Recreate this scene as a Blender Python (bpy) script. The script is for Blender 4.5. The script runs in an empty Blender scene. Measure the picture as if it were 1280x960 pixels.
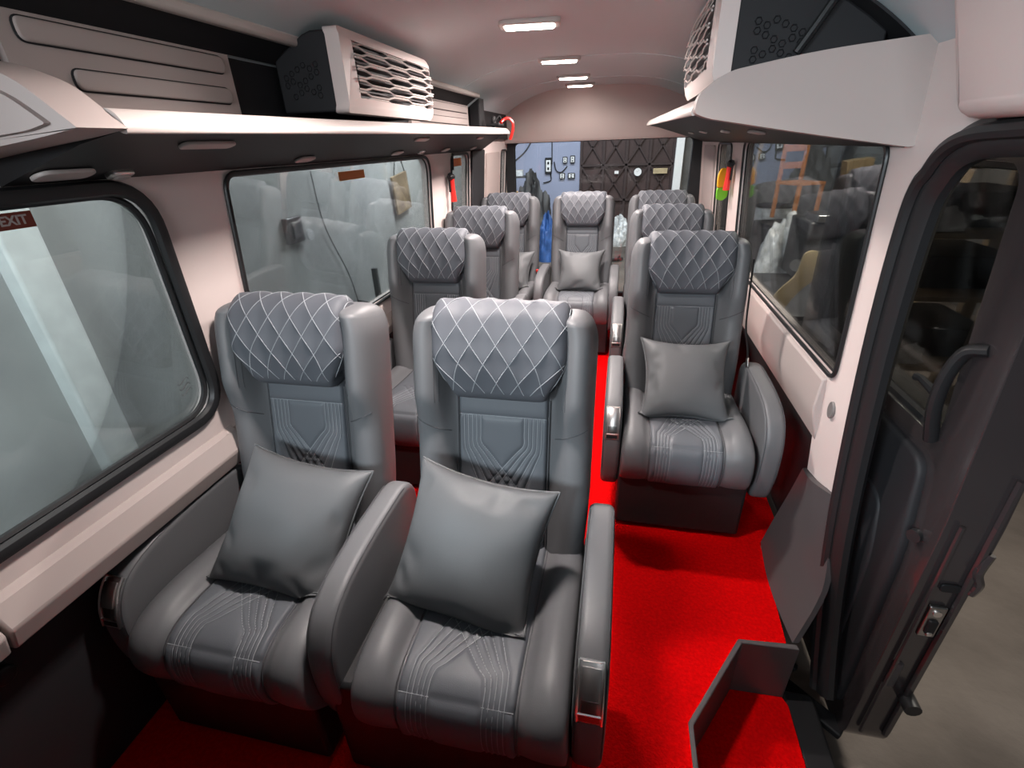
import bpy, bmesh, math, random
import numpy as np
from mathutils import Vector, Matrix, noise
from mathutils.geometry import tessellate_polygon
random.seed(7)
SC = bpy.context.scene
COL = SC.collection
PI = math.pi

# ------------------------------------------------------------------ materials
def mat(name, col, rough=0.5, metal=0.0, spec=0.5, bump=0.0, bscale=200.0, var=0.0, vscale=6.0, col2=None, coat=0.0, bdist=0.002, detail=3.0, sheen=0.0):
    m = bpy.data.materials.new(name); m.use_nodes = True
    nt = m.node_tree; b = nt.nodes['Principled BSDF']
    b.inputs['Base Color'].default_value = (*col, 1)
    b.inputs['Roughness'].default_value = rough
    b.inputs['Metallic'].default_value = metal
    b.inputs['Specular IOR Level'].default_value = spec
    if coat: b.inputs['Coat Weight'].default_value = coat; b.inputs['Coat Roughness'].default_value = 0.08
    if sheen: b.inputs['Sheen Weight'].default_value = sheen
    tc = nt.nodes.new('ShaderNodeTexCoord')
    if var or col2:
        n = nt.nodes.new('ShaderNodeTexNoise'); n.inputs['Scale'].default_value = vscale; n.inputs['Detail'].default_value = 5
        nt.links.new(tc.outputs['Object'], n.inputs['Vector'])
        r = nt.nodes.new('ShaderNodeValToRGB')
        c2 = col2 or tuple(c * (1 - var) for c in col)
        r.color_ramp.elements[0].position = 0.38; r.color_ramp.elements[1].position = 0.66
        r.color_ramp.elements[0].color = (*c2, 1); r.color_ramp.elements[1].color = (*col, 1)
        nt.links.new(n.outputs['Fac'], r.inputs['Fac']); nt.links.new(r.outputs['Color'], b.inputs['Base Color'])
    if bump:
        n2 = nt.nodes.new('ShaderNodeTexNoise'); n2.inputs['Scale'].default_value = bscale; n2.inputs['Detail'].default_value = detail
        nt.links.new(tc.outputs['Object'], n2.inputs['Vector'])
        bp = nt.nodes.new('ShaderNodeBump'); bp.inputs['Strength'].default_value = bump; bp.inputs['Distance'].default_value = bdist
        nt.links.new(n2.outputs['Fac'], bp.inputs['Height']); nt.links.new(bp.outputs['Normal'], b.inputs['Normal'])
    return m

def glass(name, tint, refl=1.0):
    m = bpy.data.materials.new(name); m.use_nodes = True
    nt = m.node_tree; nt.nodes.clear()
    o = nt.nodes.new('ShaderNodeOutputMaterial'); mx = nt.nodes.new('ShaderNodeMixShader')
    t = nt.nodes.new('ShaderNodeBsdfTransparent'); t.inputs['Color'].default_value = (*tint, 1)
    g = nt.nodes.new('ShaderNodeBsdfGlossy'); g.inputs['Roughness'].default_value = 0.0
    f = nt.nodes.new('ShaderNodeFresnel'); f.inputs['IOR'].default_value = 1.52
    mu = nt.nodes.new('ShaderNodeMath'); mu.operation = 'MULTIPLY'; mu.inputs[1].default_value = refl
    nt.links.new(f.outputs[0], mu.inputs[0]); nt.links.new(mu.outputs[0], mx.inputs[0])
    nt.links.new(t.outputs[0], mx.inputs[1]); nt.links.new(g.outputs[0], mx.inputs[2]); nt.links.new(mx.outputs[0], o.inputs[0])
    return m

def emis(name, col, s):
    m = bpy.data.materials.new(name); m.use_nodes = True
    b = m.node_tree.nodes['Principled BSDF']
    b.inputs['Base Color'].default_value = (0.9, 0.9, 0.9, 1)
    b.inputs['Emission Color'].default_value = (*col, 1); b.inputs['Emission Strength'].default_value = s
    return m

M = dict(
    leather=mat('grey_leather', (0.100, 0.101, 0.106), 0.48, spec=0.36, bump=0.25, bscale=420, bdist=0.0006),
    insert=mat('insert_leather', (0.082, 0.088, 0.099), 0.50, spec=0.34, bump=0.35, bscale=520, bdist=0.0007),
    quilt=mat('quilted_leather', (0.071, 0.075, 0.086), 0.55, spec=0.25, bump=0.25, bscale=420, bdist=0.0006),
    pillow=mat('cushion_leather', (0.086, 0.089, 0.093), 0.54, spec=0.30, bump=0.2, bscale=300, bdist=0.0006),
    thread=mat('grey_thread', (0.23, 0.24, 0.255), 0.7),
    darkthread=mat('dark_thread', (0.05, 0.05, 0.055), 0.7),
    beigelit=mat('beige_lit', (0.60, 0.51, 0.485), 0.55, spec=0.35, bump=0.12, bscale=350, bdist=0.0005),  # same beige, lightened to paint brighter light on walls and pillars
    beige=mat('beige_shaded', (0.40, 0.335, 0.315), 0.55, spec=0.35, bump=0.12, bscale=350, bdist=0.0005),  # same beige, darkened for the parts where less light falls
    lip=mat('pale_lip', (0.46, 0.405, 0.38), 0.42, spec=0.45),
    lining=mat('headlining', (0.49, 0.56, 0.58), 0.85, spec=0.2, bump=0.1, bscale=500, bdist=0.0005),
    greytrim=mat('grey_trim', (0.060, 0.054, 0.056), 0.38, spec=0.45, bump=0.12, bscale=300, bdist=0.0006),
    black=mat('black_plastic', (0.012, 0.012, 0.013), 0.5, spec=0.3),
    charcoal=mat('charcoal_plastic', (0.016, 0.0155, 0.0175), 0.6, spec=0.3, bump=0.1, bscale=300, bdist=0.0005),
    rubber=mat('black_rubber', (0.014, 0.014, 0.015), 0.42, spec=0.4),
    chrome=mat('chrome', (0.86, 0.83, 0.81), 0.28, metal=1.0),
    steel=mat('worn_steel', (0.45, 0.44, 0.43), 0.3, metal=1.0),
    paint=mat('dark_car_paint', (0.030, 0.024, 0.025), 0.22, spec=0.5, coat=0.7),
    carpet=mat('red_carpet', (0.60, 0.0004, 0.001), 0.85, spec=0.03, bump=0.8, bscale=150, bdist=0.006, detail=5, var=0.22, vscale=90),
    red=mat('red_plastic', (0.62, 0.02, 0.015), 0.35),
    yellow=mat('yellow_ribbon', (0.75, 0.38, 0.01), 0.6),
    green=mat('green_ribbon', (0.16, 0.50, 0.02), 0.6),
    glass=glass('window_glass', (0.80, 0.82, 0.82), 0.62),
    dglass=glass('door_glass', (0.74, 0.74, 0.72), 0.8),
    lamp=emis('lamp_diffuser', (1.0, 0.90, 0.82), 18.0),
    concrete=mat('concrete', (0.14, 0.118, 0.104), 0.85, spec=0.2, col2=(0.075, 0.062, 0.054), vscale=1.6, bump=0.25, bscale=18, bdist=0.02),
    plaster=mat('grey_plaster', (0.40, 0.41, 0.40), 0.85, spec=0.15, col2=(0.30, 0.305, 0.30), vscale=1.4),
    column=mat('white_column', (0.66, 0.68, 0.66), 0.8, spec=0.15, var=0.12, vscale=9),
    blue=mat('blue_wall', (0.31, 0.335, 0.45), 0.8, spec=0.15, var=0.10, vscale=1.2),
    gate=mat('brown_gate', (0.072, 0.045, 0.043), 0.6, spec=0.25, var=0.3, vscale=2.5),
    gatebar=mat('brown_gate_bars', (0.048, 0.032, 0.031), 0.55, spec=0.25),
    timber=mat('old_timber', (0.30, 0.22, 0.14), 0.75, spec=0.2, var=0.4, vscale=7),
    ply=mat('plywood', (0.48, 0.38, 0.23), 0.7, spec=0.2, var=0.2, vscale=9),
    orangewood=mat('orange_wood', (0.42, 0.16, 0.05), 0.5, var=0.25, vscale=9),
    cardboard=mat('cardboard', (0.42, 0.27, 0.14), 0.85, spec=0.1, var=0.15),
    white=mat('white_paint', (0.78, 0.78, 0.78), 0.5),
    darkwall=mat('dark_shop_wall', (0.16, 0.155, 0.15), 0.9, spec=0.1, var=0.4, vscale=1.1),
    junk=mat('dark_scrap', (0.05, 0.048, 0.05), 0.5, spec=0.4, var=0.5, vscale=5),
    bluetarp=mat('blue_tarp', (0.03, 0.10, 0.32), 0.55, var=0.4, vscale=8),
    foil=mat('crumpled_film', (0.62, 0.63, 0.64), 0.3, spec=0.6, var=0.4, vscale=14),
    maroon=mat('maroon_sticker', (0.16, 0.025, 0.012), 0.6),
    orange=mat('orange_sticker', (0.50, 0.15, 0.03), 0.6),
    ink=mat('dark_print', (0.02, 0.015, 0.015), 0.6),
    midgrey=mat('mid_grey_plastic', (0.15, 0.135, 0.13), 0.5),
    palegrey=mat('pale_grey_plastic', (0.42, 0.37, 0.35), 0.5),
)

# ------------------------------------------------------------------ mesh helpers
class MB:
    def __init__(s): s.v = []; s.f = []
    def add(s, vs, fs):
        o = len(s.v); s.v += [tuple(map(float, p)) for p in vs]; s.f += [tuple(o + i for i in f) for f in fs]; return s
    def box(s, c, d, rot=None):
        hx, hy, hz = d[0] / 2, d[1] / 2, d[2] / 2
        vs = [Vector((x * hx, y * hy, z * hz)) for x in (-1, 1) for y in (-1, 1) for z in (-1, 1)]
        if rot is not None: vs = [rot @ p for p in vs]
        vs = [p + Vector(c) for p in vs]
        return s.add(vs, [(0, 1, 3, 2), (4, 6, 7, 5), (0, 4, 5, 1), (2, 3, 7, 6), (0, 2, 6, 4), (1, 5, 7, 3)])
    def bar(s, a, b, w, h, up=(0, 0, 1)):
        a, b = Vector(a), Vector(b); t = (b - a).normalized(); u = Vector(up)
        if abs(t.dot(u)) > .98: u = Vector((1, 0, 0))
        sd = t.cross(u).normalized(); u = sd.cross(t)
        vs = [p + sd * i * w / 2 + u * j * h / 2 for p in (a, b) for i, j in ((-1, -1), (1, -1), (1, 1), (-1, 1))]
        return s.add(vs, [(3, 2, 1, 0), (4, 5, 6, 7), (0, 1, 5, 4), (1, 2, 6, 5), (2, 3, 7, 6), (3, 0, 4, 7)])
    def tube(s, pts, r, n=6, closed=False, flat=1.0, up=None):
        pts = [Vector(p) for p in pts]; k = len(pts); rings = []
        nrm = None
        for i, p in enumerate(pts):
            a = pts[(i - 1) % k] if (closed or i) else p; b = pts[(i + 1) % k] if (closed or i < k - 1) else p
            t = (b - a)
            t = t.normalized() if t.length > 1e-9 else Vector((0, 0, 1))
            if nrm is None:
                nrm = Vector(up) if up else (Vector((0, 0, 1)) if abs(t.z) < .9 else Vector((1, 0, 0)))
            nrm = (nrm - t * nrm.dot(t))
            nrm = nrm.normalized() if nrm.length > 1e-6 else t.orthogonal().normalized()
            bn = t.cross(nrm)
            rr = r[i] if isinstance(r, (list, tuple)) else r
            rings.append([p + nrm * math.cos(2 * PI * j / n) * rr * flat + bn * math.sin(2 * PI * j / n) * rr for j in range(n)])
        s.loft(rings, closed, caps=not closed); return s
    def loft(s, rings, closed=False, caps=True):
        k = len(rings); n = len(rings[0]); o = len(s.v)
        for r in rings: s.v += [tuple(map(float, p)) for p in r]
        for i in range(k if closed else k - 1):
            a = o + i * n; b = o + ((i + 1) % k) * n
            for j in range(n):
                j2 = (j + 1) % n; s.f.append((a + j, a + j2, b + j2, b + j))
        if caps and not closed:
            s.f.append(tuple(o + j for j in reversed(range(n)))); s.f.append(tuple(o + (k - 1) * n + j for j in range(n)))
        return s
    def grid(s, P):           # P[i][j] -> point, open sheet
        ni, nj = len(P), len(P[0]); o = len(s.v)
        for row in P: s.v += [tuple(map(float, p)) for p in row]
        for i in range(ni - 1):
            for j in range(nj - 1):
                a = o + i * nj + j; s.f.append((a, a + 1, a + nj + 1, a + nj))
        return s
    def plate(s, outer, holes, fn, back):   # 2D loops -> 3D through fn; back = offset vector of the far face
        loops = [outer] + list(holes); o = len(s.v); flat = [p for l in loops for p in l]; n = len(flat)
        tri = tessellate_polygon([[Vector((p[0], p[1], 0)) for p in l] for l in loops])
        F = [Vector(fn(*p)) for p in flat]
        s.v += [tuple(p) for p in F] + [tuple(p + Vector(back)) for p in F]
        for t in tri:
            s.f.append(tuple(o + i for i in t)); s.f.append(tuple(o + n + i for i in reversed(t)))
        b = 0
        for l in loops:
            for i in range(len(l)):
                i2 = (i + 1) % len(l); s.f.append((o + b + i, o + b + i2, o + n + b + i2, o + n + b + i))
            b += len(l)
        return s
    def puff(s, loop, h, r, fn, seg=4):      # closed smooth 2D loop thickened to +-h with rounded rims; fn(a, b, t) -> 3D
        L = np.array(loop, float); t = np.roll(L, -1, 0) - np.roll(L, 1, 0); t /= np.linalg.norm(t, axis=1)[:, None] + 1e-12
        nr = np.stack([t[:, 1], -t[:, 0]], 1)
        A = 0.5 * np.sum(L[:, 0] * np.roll(L[:, 1], -1) - np.roll(L[:, 0], -1) * L[:, 1])
        if A < 0: nr = -nr
        rings = []
        for k in range(seg + 1):
            a = PI / 2 * k / seg; rings.append((L - nr * r * (1 - math.sin(a)), -h + r * (1 - math.cos(a))))
        for k in range(seg, -1, -1):
            a = PI / 2 * k / seg; rings.append((L - nr * r * (1 - math.sin(a)), h - r * (1 - math.cos(a))))
        return s.loft([[fn(p[0], p[1], z) for p in l] for l, z in rings])
    def build(s, name, m, parent=None, smooth=True, angle=40, bevel=0, bseg=2):
        me = bpy.data.meshes.new(name); me.from_pydata(s.v, [], s.f); me.materials.append(M[m] if isinstance(m, str) else m)
        bm = bmesh.new(); bm.from_mesh(me); bmesh.ops.recalc_face_normals(bm, faces=bm.faces); bm.to_mesh(me); bm.free()
        if smooth:
            me.polygons.foreach_set('use_smooth', [True] * len(me.polygons)); me.set_sharp_from_angle(angle=math.radians(angle))
        me.update()
        o = bpy.data.objects.new(name, me); COL.objects.link(o)
        if parent: o.parent = parent
        if bevel:
            b = o.modifiers.new('b', 'BEVEL'); b.width = bevel; b.segments = bseg; b.limit_method = 'ANGLE'; b.angle_limit = math.radians(35); b.harden_normals = False
        return o

def tag(o, label, cat, group=None, kind=None):
    o['label'] = label; o['category'] = cat
    if group: o['group'] = group
    if kind: o['kind'] = kind
    return o
def struct(o): o['kind'] = 'structure'; return o
def empty(name, loc=(0, 0, 0), rz=0.0):
    o = bpy.data.objects.new(name, None); COL.objects.link(o); o.location = loc; o.rotation_euler = (0, 0, rz); o.empty_display_size = .1; return o
def catmull(pts, n=8, closed=False):
    P = [np.array(p, float) for p in pts]; k = len(P); out = []
    for i in range(k if closed else k - 1):
        if closed: a, b, c, d = P[(i - 1) % k], P[i], P[(i + 1) % k], P[(i + 2) % k]
        else: a, b, c, d = P[max(i - 1, 0)], P[i], P[i + 1], P[min(i + 2, k - 1)]
        for j in range(n):
            t = j / n
            out.append(.5 * (2 * b + (c - a) * t + (2 * a - 5 * b + 4 * c - d) * t * t + (3 * b - a - 3 * c + d) * t ** 3))
    if not closed: out.append(P[-1])
    return out
def rrect(x0, x1, y0, y1, r, n=6):
    return rpoly([(x0, y0), (x1, y0), (x1, y1), (x0, y1)], r, n)
def rpoly(pts, r, n=6):          # polygon with rounded corners
    out = []; k = len(pts)
    for i in range(k):
        p = np.array(pts[i], float); a = np.array(pts[i - 1], float) - p; b = np.array(pts[(i + 1) % k], float) - p
        rr = r[i] if isinstance(r, (list, tuple)) else r
        la, lb = np.linalg.norm(a), np.linalg.norm(b); a /= la; b /= lb
        d = min(rr, la * .48, lb * .48)
        if d < 1e-5: out.append(tuple(p)); continue
        for j in range(n + 1):
            t = j / n; out.append(tuple((1 - t) ** 2 * (p + a * d) + 2 * t * (1 - t) * p + t * t * (p + b * d)))
    return out
class Prof:                       # smooth 2D path by arc length
    def __init__(s, pts, n=16):
        s.p = np.array(catmull(pts, n)); d = np.linalg.norm(np.diff(s.p, axis=0), axis=1); s.l = np.concatenate([[0], np.cumsum(d)]); s.len = s.l[-1]
    def at(s, L):
        return np.array([np.interp(L, s.l, s.p[:, 0]), np.interp(L, s.l, s.p[:, 1])])
    def nrm(s, L, e=.006):
        t = s.at(min(L + e, s.len)) - s.at(max(L - e, 0)); t /= np.linalg.norm(t) + 1e-12
        return np.array([t[1], -t[0]])
def seg_dist(px, py, poly):
    d = np.full(px.shape, 9.0)
    for (ax, ay), (bx, by) in zip(poly[:-1], poly[1:]):
        vx, vy = bx - ax, by - ay; q = vx * vx + vy * vy + 1e-12
        t = np.clip(((px - ax) * vx + (py - ay) * vy) / q, 0, 1)
        d = np.minimum(d, np.hypot(px - ax - t * vx, py - ay - t * vy))
    return d
def smooth(a, b, x):
    t = min(1, max(0, (x - a) / (b - a))); return t * t * (3 - 2 * t)

# ------------------------------------------------------------------ the seat (local: origin on the floor under the hip line, facing -Y)
TH = math.radians(12.5)
B0 = np.array([0.0, 0.352]); TV = np.array([math.sin(TH), math.cos(TH)]); NV = np.array([-math.cos(TH), math.sin(TH)])
def bk(x, s, d):
    p = B0 + TV * s + NV * d; return (x, p[0], p[1])

def back_section(s, top=.785):
    t = max(0., (s - .69) / (top - .69)); t = min(t, 1)
    hw = .247 - .055 * (1 - math.sqrt(max(0, 1 - t ** 2.2))) - .012 * (1 - smooth(.0, .3, s))
    q = min(1, max(0, (s - (top - .035)) / .035)); k = math.sqrt(max(0, 1 - q * q))
    bol = .046 + .034 * smooth(.42, .56, s)
    fr = [(0, -.004), (.25, -.004), (.46, -.003), (.53, -.006), (.60, .010), (.70, bol * .78), (.80, bol), (.90, bol * .93), (.965, bol * .62), (1.0, bol * .05)]
    bkp = [(1.0, -.055), (.94, -.095), (.8, -.112), (.4, -.118), (0, -.119)]
    half = catmull([np.array(p) for p in fr + bkp], 4)
    c = -.03
    R = [bk(p[0] * hw, s, c + (p[1] - c) * max(k, .05)) for p in half]
    Lf = [(-x, y, z) for x, y, z in R[1:-1]][::-1]
    return R + Lf

# stitched line pattern of a centre panel, in (x, L) with L measured from the straight end
def pattern(l0, l1, l2, wide=.110, inner=.062, n=5):
    lines = []
    for i in range(n):
        a = wide - (wide - inner) * i / (n - 1)
        xe = -.075 + .125 * i / (n - 1) * -1 + .11
        bend = l1 + .018 * i / (n - 1) * -1
        xend = .045 - .135 * i / (n - 1)
        for sg in (1, -1):
            pts = catmull([(sg * a, l0), (sg * a, l0 + (bend - l0) * .6), (sg * (a - .002), bend), (sg * (a + (xend - a) * .22), bend + (l2 - bend) * .2), (sg * xend, l2)], 5)
            lines.append([tuple(p) for p in pts])
    return lines

def insert_mesh(pos, hw, L0, L1, lines, cross, nx=64, nl=90, groove=.004, dome=.0):
    X = np.linspace(-hw, hw, nx); Ls = np.linspace(L0, L1, nl); gx, gl = np.meshgrid(X, Ls)
    d = np.full(gx.shape, 9.0)
    for p in lines: d = np.minimum(d, seg_dist(gx, gl, p))
    for c in cross: d = np.minimum(d, np.abs(gl - c))
    off = .007 + .003 * np.clip(1 - (gx / hw) ** 6, 0, 1) - groove * np.exp(-(d / .0042) ** 2) + .0016 * np.clip(d / .02, 0, 1)
    edge = np.minimum(np.minimum(hw - np.abs(gx), gl - L0), L1 - gl)
    off = off - .016 * np.exp(-(edge / .004) ** 2)
    P = [[pos(gx[i, j], gl[i, j], off[i, j]) for j in range(nx)] for i in range(nl)]
    return MB().grid(P)

def stitches(pos, lines, r=.0013, off=.0066):
    m = MB()
    for p in lines:
        q = []
        for (ax, al), (bx, bl) in zip(p[:-1], p[1:]):
            n = max(1, int(math.hypot(bx - ax, bl - al) / .012))
            q += [pos(ax + (bx - ax) * t / n, al + (bl - al) * t / n, off) for t in range(n)]
        q.append(pos(p[-1][0], p[-1][1], off)); m.tube(q, r, 5)
    return m

# cushion profile: from under the front edge, over the front roll, back to the hip line
CP = Prof([(-.405, .235), (-.447, .29), (-.462, .355), (-.448, .415), (-.405, .445), (-.33, .452), (-.2, .445), (-.08, .436), (.05, .432)])
def cpos(x, L, off):
    p = CP.at(L); n = -CP.nrm(L); q = p + n * off; return (x, q[0], q[1])
def bpos(x, s, off): return bk(x, s, off)

HP = Prof([(.600, -.045), (.70, -.052), (.775, -.040), (.808, .000), (.806, .045), (.770, .080), (.700, .092), (.630, .088), (.572, .070), (.545, .040), (.548, .000), (.57, -.03)])
HHW = .183
def head_pt(u, L, off):
    p = HP.at(L); n = -HP.nrm(L); p = p + n * off
    w = HHW * (1 - .26 * smooth(.675, .545, p[0]) * (1 if p[1] > -.01 else .6))
    c = np.array([min(max(p[0], .60), .75), .02])
    a = abs(u); k = (1 - a ** 16) ** .5 if a < 1 else 0
    q = c + (p - c) * (.12 + .88 * k)
    return bk(u * w, q[0], q[1])
DW, DL = .068, .100
def head_quilt(u, L):
    x = u * HHW; a = x / DW + L / DL; b = x / DW - L / DL
    return (abs(math.sin(PI * a)) * abs(math.sin(PI * b))) ** .7
HL0, HL1 = .10, HP.len - .115
def head_off(u, L):
    m = smooth(HL0, HL0 + .02, L) * (1 - smooth(HL1 - .02, HL1, L)); return .0036 * head_quilt(u, L) * m

def make_headrest(parent):
    us = np.concatenate([[-1, -.995, -.985, -.97], np.linspace(-.95, .95, 78), [.97, .985, .995, 1]]); nl = 150
    rings = []
    for i in range(nl):
        L = HP.len * i / (nl - 1)
        rings.append([head_pt(u, L, head_off(u, L)) for u in us])
    m = MB(); m.grid(rings)
    o = len(m.v) ; nj = len(us)
    for j in range(nj - 1): m.f.append(((nl - 1) * nj + j, (nl - 1) * nj + j + 1, j + 1, j))
    h = m.build('headrest', 'quilt', parent, angle=80)
    st = MB()
    # diamond stitch lines: x/DW +- L/DL = k
    for sg in (1, -1):
        for k in range(-12, 22):
            pts = []
            for i in range(0, 121):
                L = HL0 + (HL1 - HL0) * i / 120
                x = sg * (k - L / DL) * DW
                if abs(x) < HHW * .965: pts.append((x / HHW, L))
            if len(pts) > 6: st.tube([head_pt(u, L, .0005) for u, L in pts], .0012, 5)
    st.tube([head_pt(.972 , HL0 + (HL1 - HL0) * i / 50, .001) for i in range(51)], .0012, 5)
    st.tube([head_pt(-.972, HL0 + (HL1 - HL0) * i / 50, .001) for i in range(51)], .0012, 5)
    st.build('stitching', 'thread', h)
    return h

ARM = catmull([(.085, .570), (.03, .604), (-.08, .608), (-.20, .604), (-.31, .588), (-.385, .553), (-.425, .490), (-.438, .41), (-.432, .31), (-.405, .215), (-.345, .185), (-.26, .215), (-.13, .25), (.03, .27), (.085, .33), (.10, .5)], 6, True)
def make_arm(parent, x, control):
    a = MB().puff(ARM, .036, .020, lambda y, z, t: (x + t, y, z), 5).build('armrest', 'leather', parent, angle=60)
    sg = 1 if x > 0 else -1
    if control:
        # chrome bezel following the front curve of the arm
        path = Prof([p for p in catmull([(-.31, .588), (-.385, .553), (-.425, .490), (-.438, .41)], 8)])
        def ap(t, L, off):
            p = path.at(L); n = path.nrm(L); q = p + n * off; return (x + t, q[0], q[1])
        if path.nrm(.1)[0] > 0 : 
            def ap(t, L, off):
                p = path.at(L); n = -path.nrm(L); q = p + n * off; return (x + t, q[0], q[1])
        La, Lb = .075, .205
        def strip(w, l0, l1, o0, o1, n=14):
            rings = []
            for i in range(n + 1):
                L = l0 + (l1 - l0) * i / n
                rings.append([ap(-w, L, o0), ap(-w, L, o1 - .0015), ap(-w + .0025, L, o1), ap(w - .0025, L, o1), ap(w, L, o1 - .0015), ap(w, L, o0)])
            return MB().loft(rings)
        bz = strip(.027, La, Lb, -.004, .0035).build('recline_control', 'chrome', a, angle=35)
        fr = MB()
        for t in (-.0255, .0255): fr.tube([ap(t, La + (Lb - La) * i / 14, .0035) for i in range(15)], .0028, 6)
        for L in (La, Lb - .022): fr.tube([ap(-.0255 + .051 * i / 4, L, .0035) for i in range(5)], .0028, 6)
        fr.build('bezel_rim', 'chrome', a)
        strip(.019, La + .012, La + .072, .002, .0085).build('lever', 'chrome', a, angle=35)
        strip(.019, La + .076, La + .104, .0, .0042).build('lever_recess', 'steel', a, angle=35)
        strip(.022, Lb - .018, Lb - .004, .0, .0045).build('bezel_foot', 'red' if control == 2 else 'black', a, angle=35)
    # top-stitch on the two rims
    for q in (-1, 1):
        pts = []
        for p in ARM[6:50]:
            c = np.array([-.17, .40]); d = c - p; d /= np.linalg.norm(d); w_ = p + d * .0055
            pts.append((x + q * .0315, w_[0], w_[1]))
        MB().tube(pts, .0013, 5).build('arm_seam', 'darkthread', a)
    return a

def make_seat(name, loc, arms, buckle, rz=0.0, belt=0, wide=False):
    r = empty(name, loc, rz)
    # cushion
    sec = catmull([(-.2440, -.055), (-.2455, -.015), (-.236, .022), (-.205, .036), (-.17, .026), (-.137, .001), (-.07, .001), (0, .002), (.07, .001), (.137, .001), (.17, .026), (.205, .036), (.236, .022), (.2455, -.015), (.2440, -.055)], 5)
    nl = 60; rings = []
    for i in range(nl):
        L = CP.len * i / (nl - 1)
        fade = smooth(.03, .36, L)
        rings.append([cpos(p[0], L, p[1] * (.12 + .88 * fade) if p[1] > 0 else p[1]) for p in sec])
    cu = MB().loft(rings).build('cushion', 'leather', r, angle=70)
    lns = pattern(.045, .275, .44)
    lns = [l for l in lns]
    L0, L1 = .03, CP.len - .02
    ins = insert_mesh(cpos, .1365, L0, L1, lns, [.215], nl=110).build('cushion_insert', 'insert', r, angle=80)
    stitches(cpos, lns + [[(-.13, .215), (.13, .215)]], .0010).build('stitching', 'thread', ins)
    for sg in (1, -1): MB().tube([cpos(sg * .1385, L0 + (L1 - L0) * i / 30, .002) for i in range(31)], .0022, 5).build('seam', 'darkthread', cu)
    # backrest
    bs = [-.03 + .815 * i / 70 for i in range(71)]
    bs = sorted(set(bs + [.75 + .035 * j / 8 for j in range(9)]))
    bs = [s for s in bs if s <= .785]
    br = MB().loft([back_section(s) for s in bs]).build('backrest', 'leather', r, angle=75)
    fl = lambda l: [(x, .487 - L) for x, L in l]
    bl = [fl(l) for l in pattern(.0, .100, .27)]
    bi = insert_mesh(bpos, .128, .04, .56, bl, [.487], nl=110).build('back_insert', 'insert', r, angle=80)
    stitches(bpos, bl + [[(-.122, .487), (.122, .487)]], .0010).build('stitching', 'thread', bi)
    for sg in (1, -1):
        MB().tube([bk(sg * .130, .04 + .5 * i / 20, .0015) for i in range(21)], .0022, 5).build('seam', 'darkthread', br)
    # wing seams
    def on_sec(s, f):       # point on the front skin at fraction f of the half width
        sec_ = back_section(s); n = (len(sec_) + 2) // 2
        best = min(sec_[:40], key=lambda p: abs(p[0] - f)); return best
    for f in (.168, .176):
        for sg in (1, -1):
            pts = []
            for i in range(24):
                s = .53 + .21 * i / 23; sc_ = back_section(s)[:41]
                xs = [p[0] for p in sc_]; k = min(range(len(xs)), key=lambda q: abs(xs[q] - f))
                k2 = min(k + 1, 40)
                a_, b_ = np.array(sc_[k - 1]), np.array(sc_[k2]); t = (f - a_[0]) / (b_[0] - a_[0] + 1e-9)
                p = a_ + (b_ - a_) * min(1, max(0, t)); pts.append((sg * p[0], p[1] - .001, p[2]))
            MB().tube(pts, .0010, 5).build('wing_seam', 'darkthread', br)
    for sg in (1, -1):
        pts = []
        for i in range(8):
            f = .15 + .085 * i / 7; s = .435 + .045 * i / 7
            sc_ = back_section(s)[:41]; k = min(range(len(sc_)), key=lambda q: abs(sc_[q][0] - f)); p = sc_[k]
            pts.append((sg * p[0], p[1] - .0005, p[2]))
        MB().tube(pts, .0016, 5).build('wing_seam', 'darkthread', br)
    make_headrest(r)
    # base under the cushion
    b = MB(); b.box((wide[0] if wide else 0, -.20, .20), (wide[1] if wide else .50, .46, .36))
    b.build('seat_pan', 'black', r, bevel=.012)
    for sg in (1, -1):
        f = MB(); f.bar((sg * .17, -.36, .018), (sg * .17, .06, .018), .04, .036); f.bar((sg * .17, -.30, .03), (sg * .17, -.26, .15), .035, .035); f.bar((sg * .17, .02, .03), (sg * .17, -.03, .15), .035, .035)
        f.build('floor_rail', 'black', r, bevel=.004)
    for x, c in arms: make_arm(r, x, c)
    if buckle:
        x = buckle * .262
        st = MB(); st.bar((x, -.01, .40), (x, -.06, .545), .022, .010, (0, 1, 0)); s_ = st.build('buckle_stalk', 'black', r, bevel=.002)
        bb = MB().box((x, -.066, .560), (.030, .020, .040), Matrix.Rotation(.3, 3, 'X')); q = bb.build('seat_belt_buckle', 'black', r, bevel=.004)
        MB().box((x, -.078, .570), (.022, .012, .022), Matrix.Rotation(.3, 3, 'X')).build('release_button', 'red', q, bevel=.002)
    if belt:
        x = belt * .272
        pts = [(x, .20, 1.02), (x, .165, .88), (x, .12, .74), (x + belt * .006, .05, .66), (x, .00, .62)]
        MB().tube([tuple(p) for p in catmull(pts, 6)], .016, 8, flat=.12, up=(belt, 0, 0)).build('seat_belt', 'rubber', r)
        MB().box((x, -.005, .618), (.006, .03, .04), Matrix.Rotation(-.5, 3, 'X')).build('belt_tongue', 'steel', r, bevel=.002)
    return r

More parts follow.
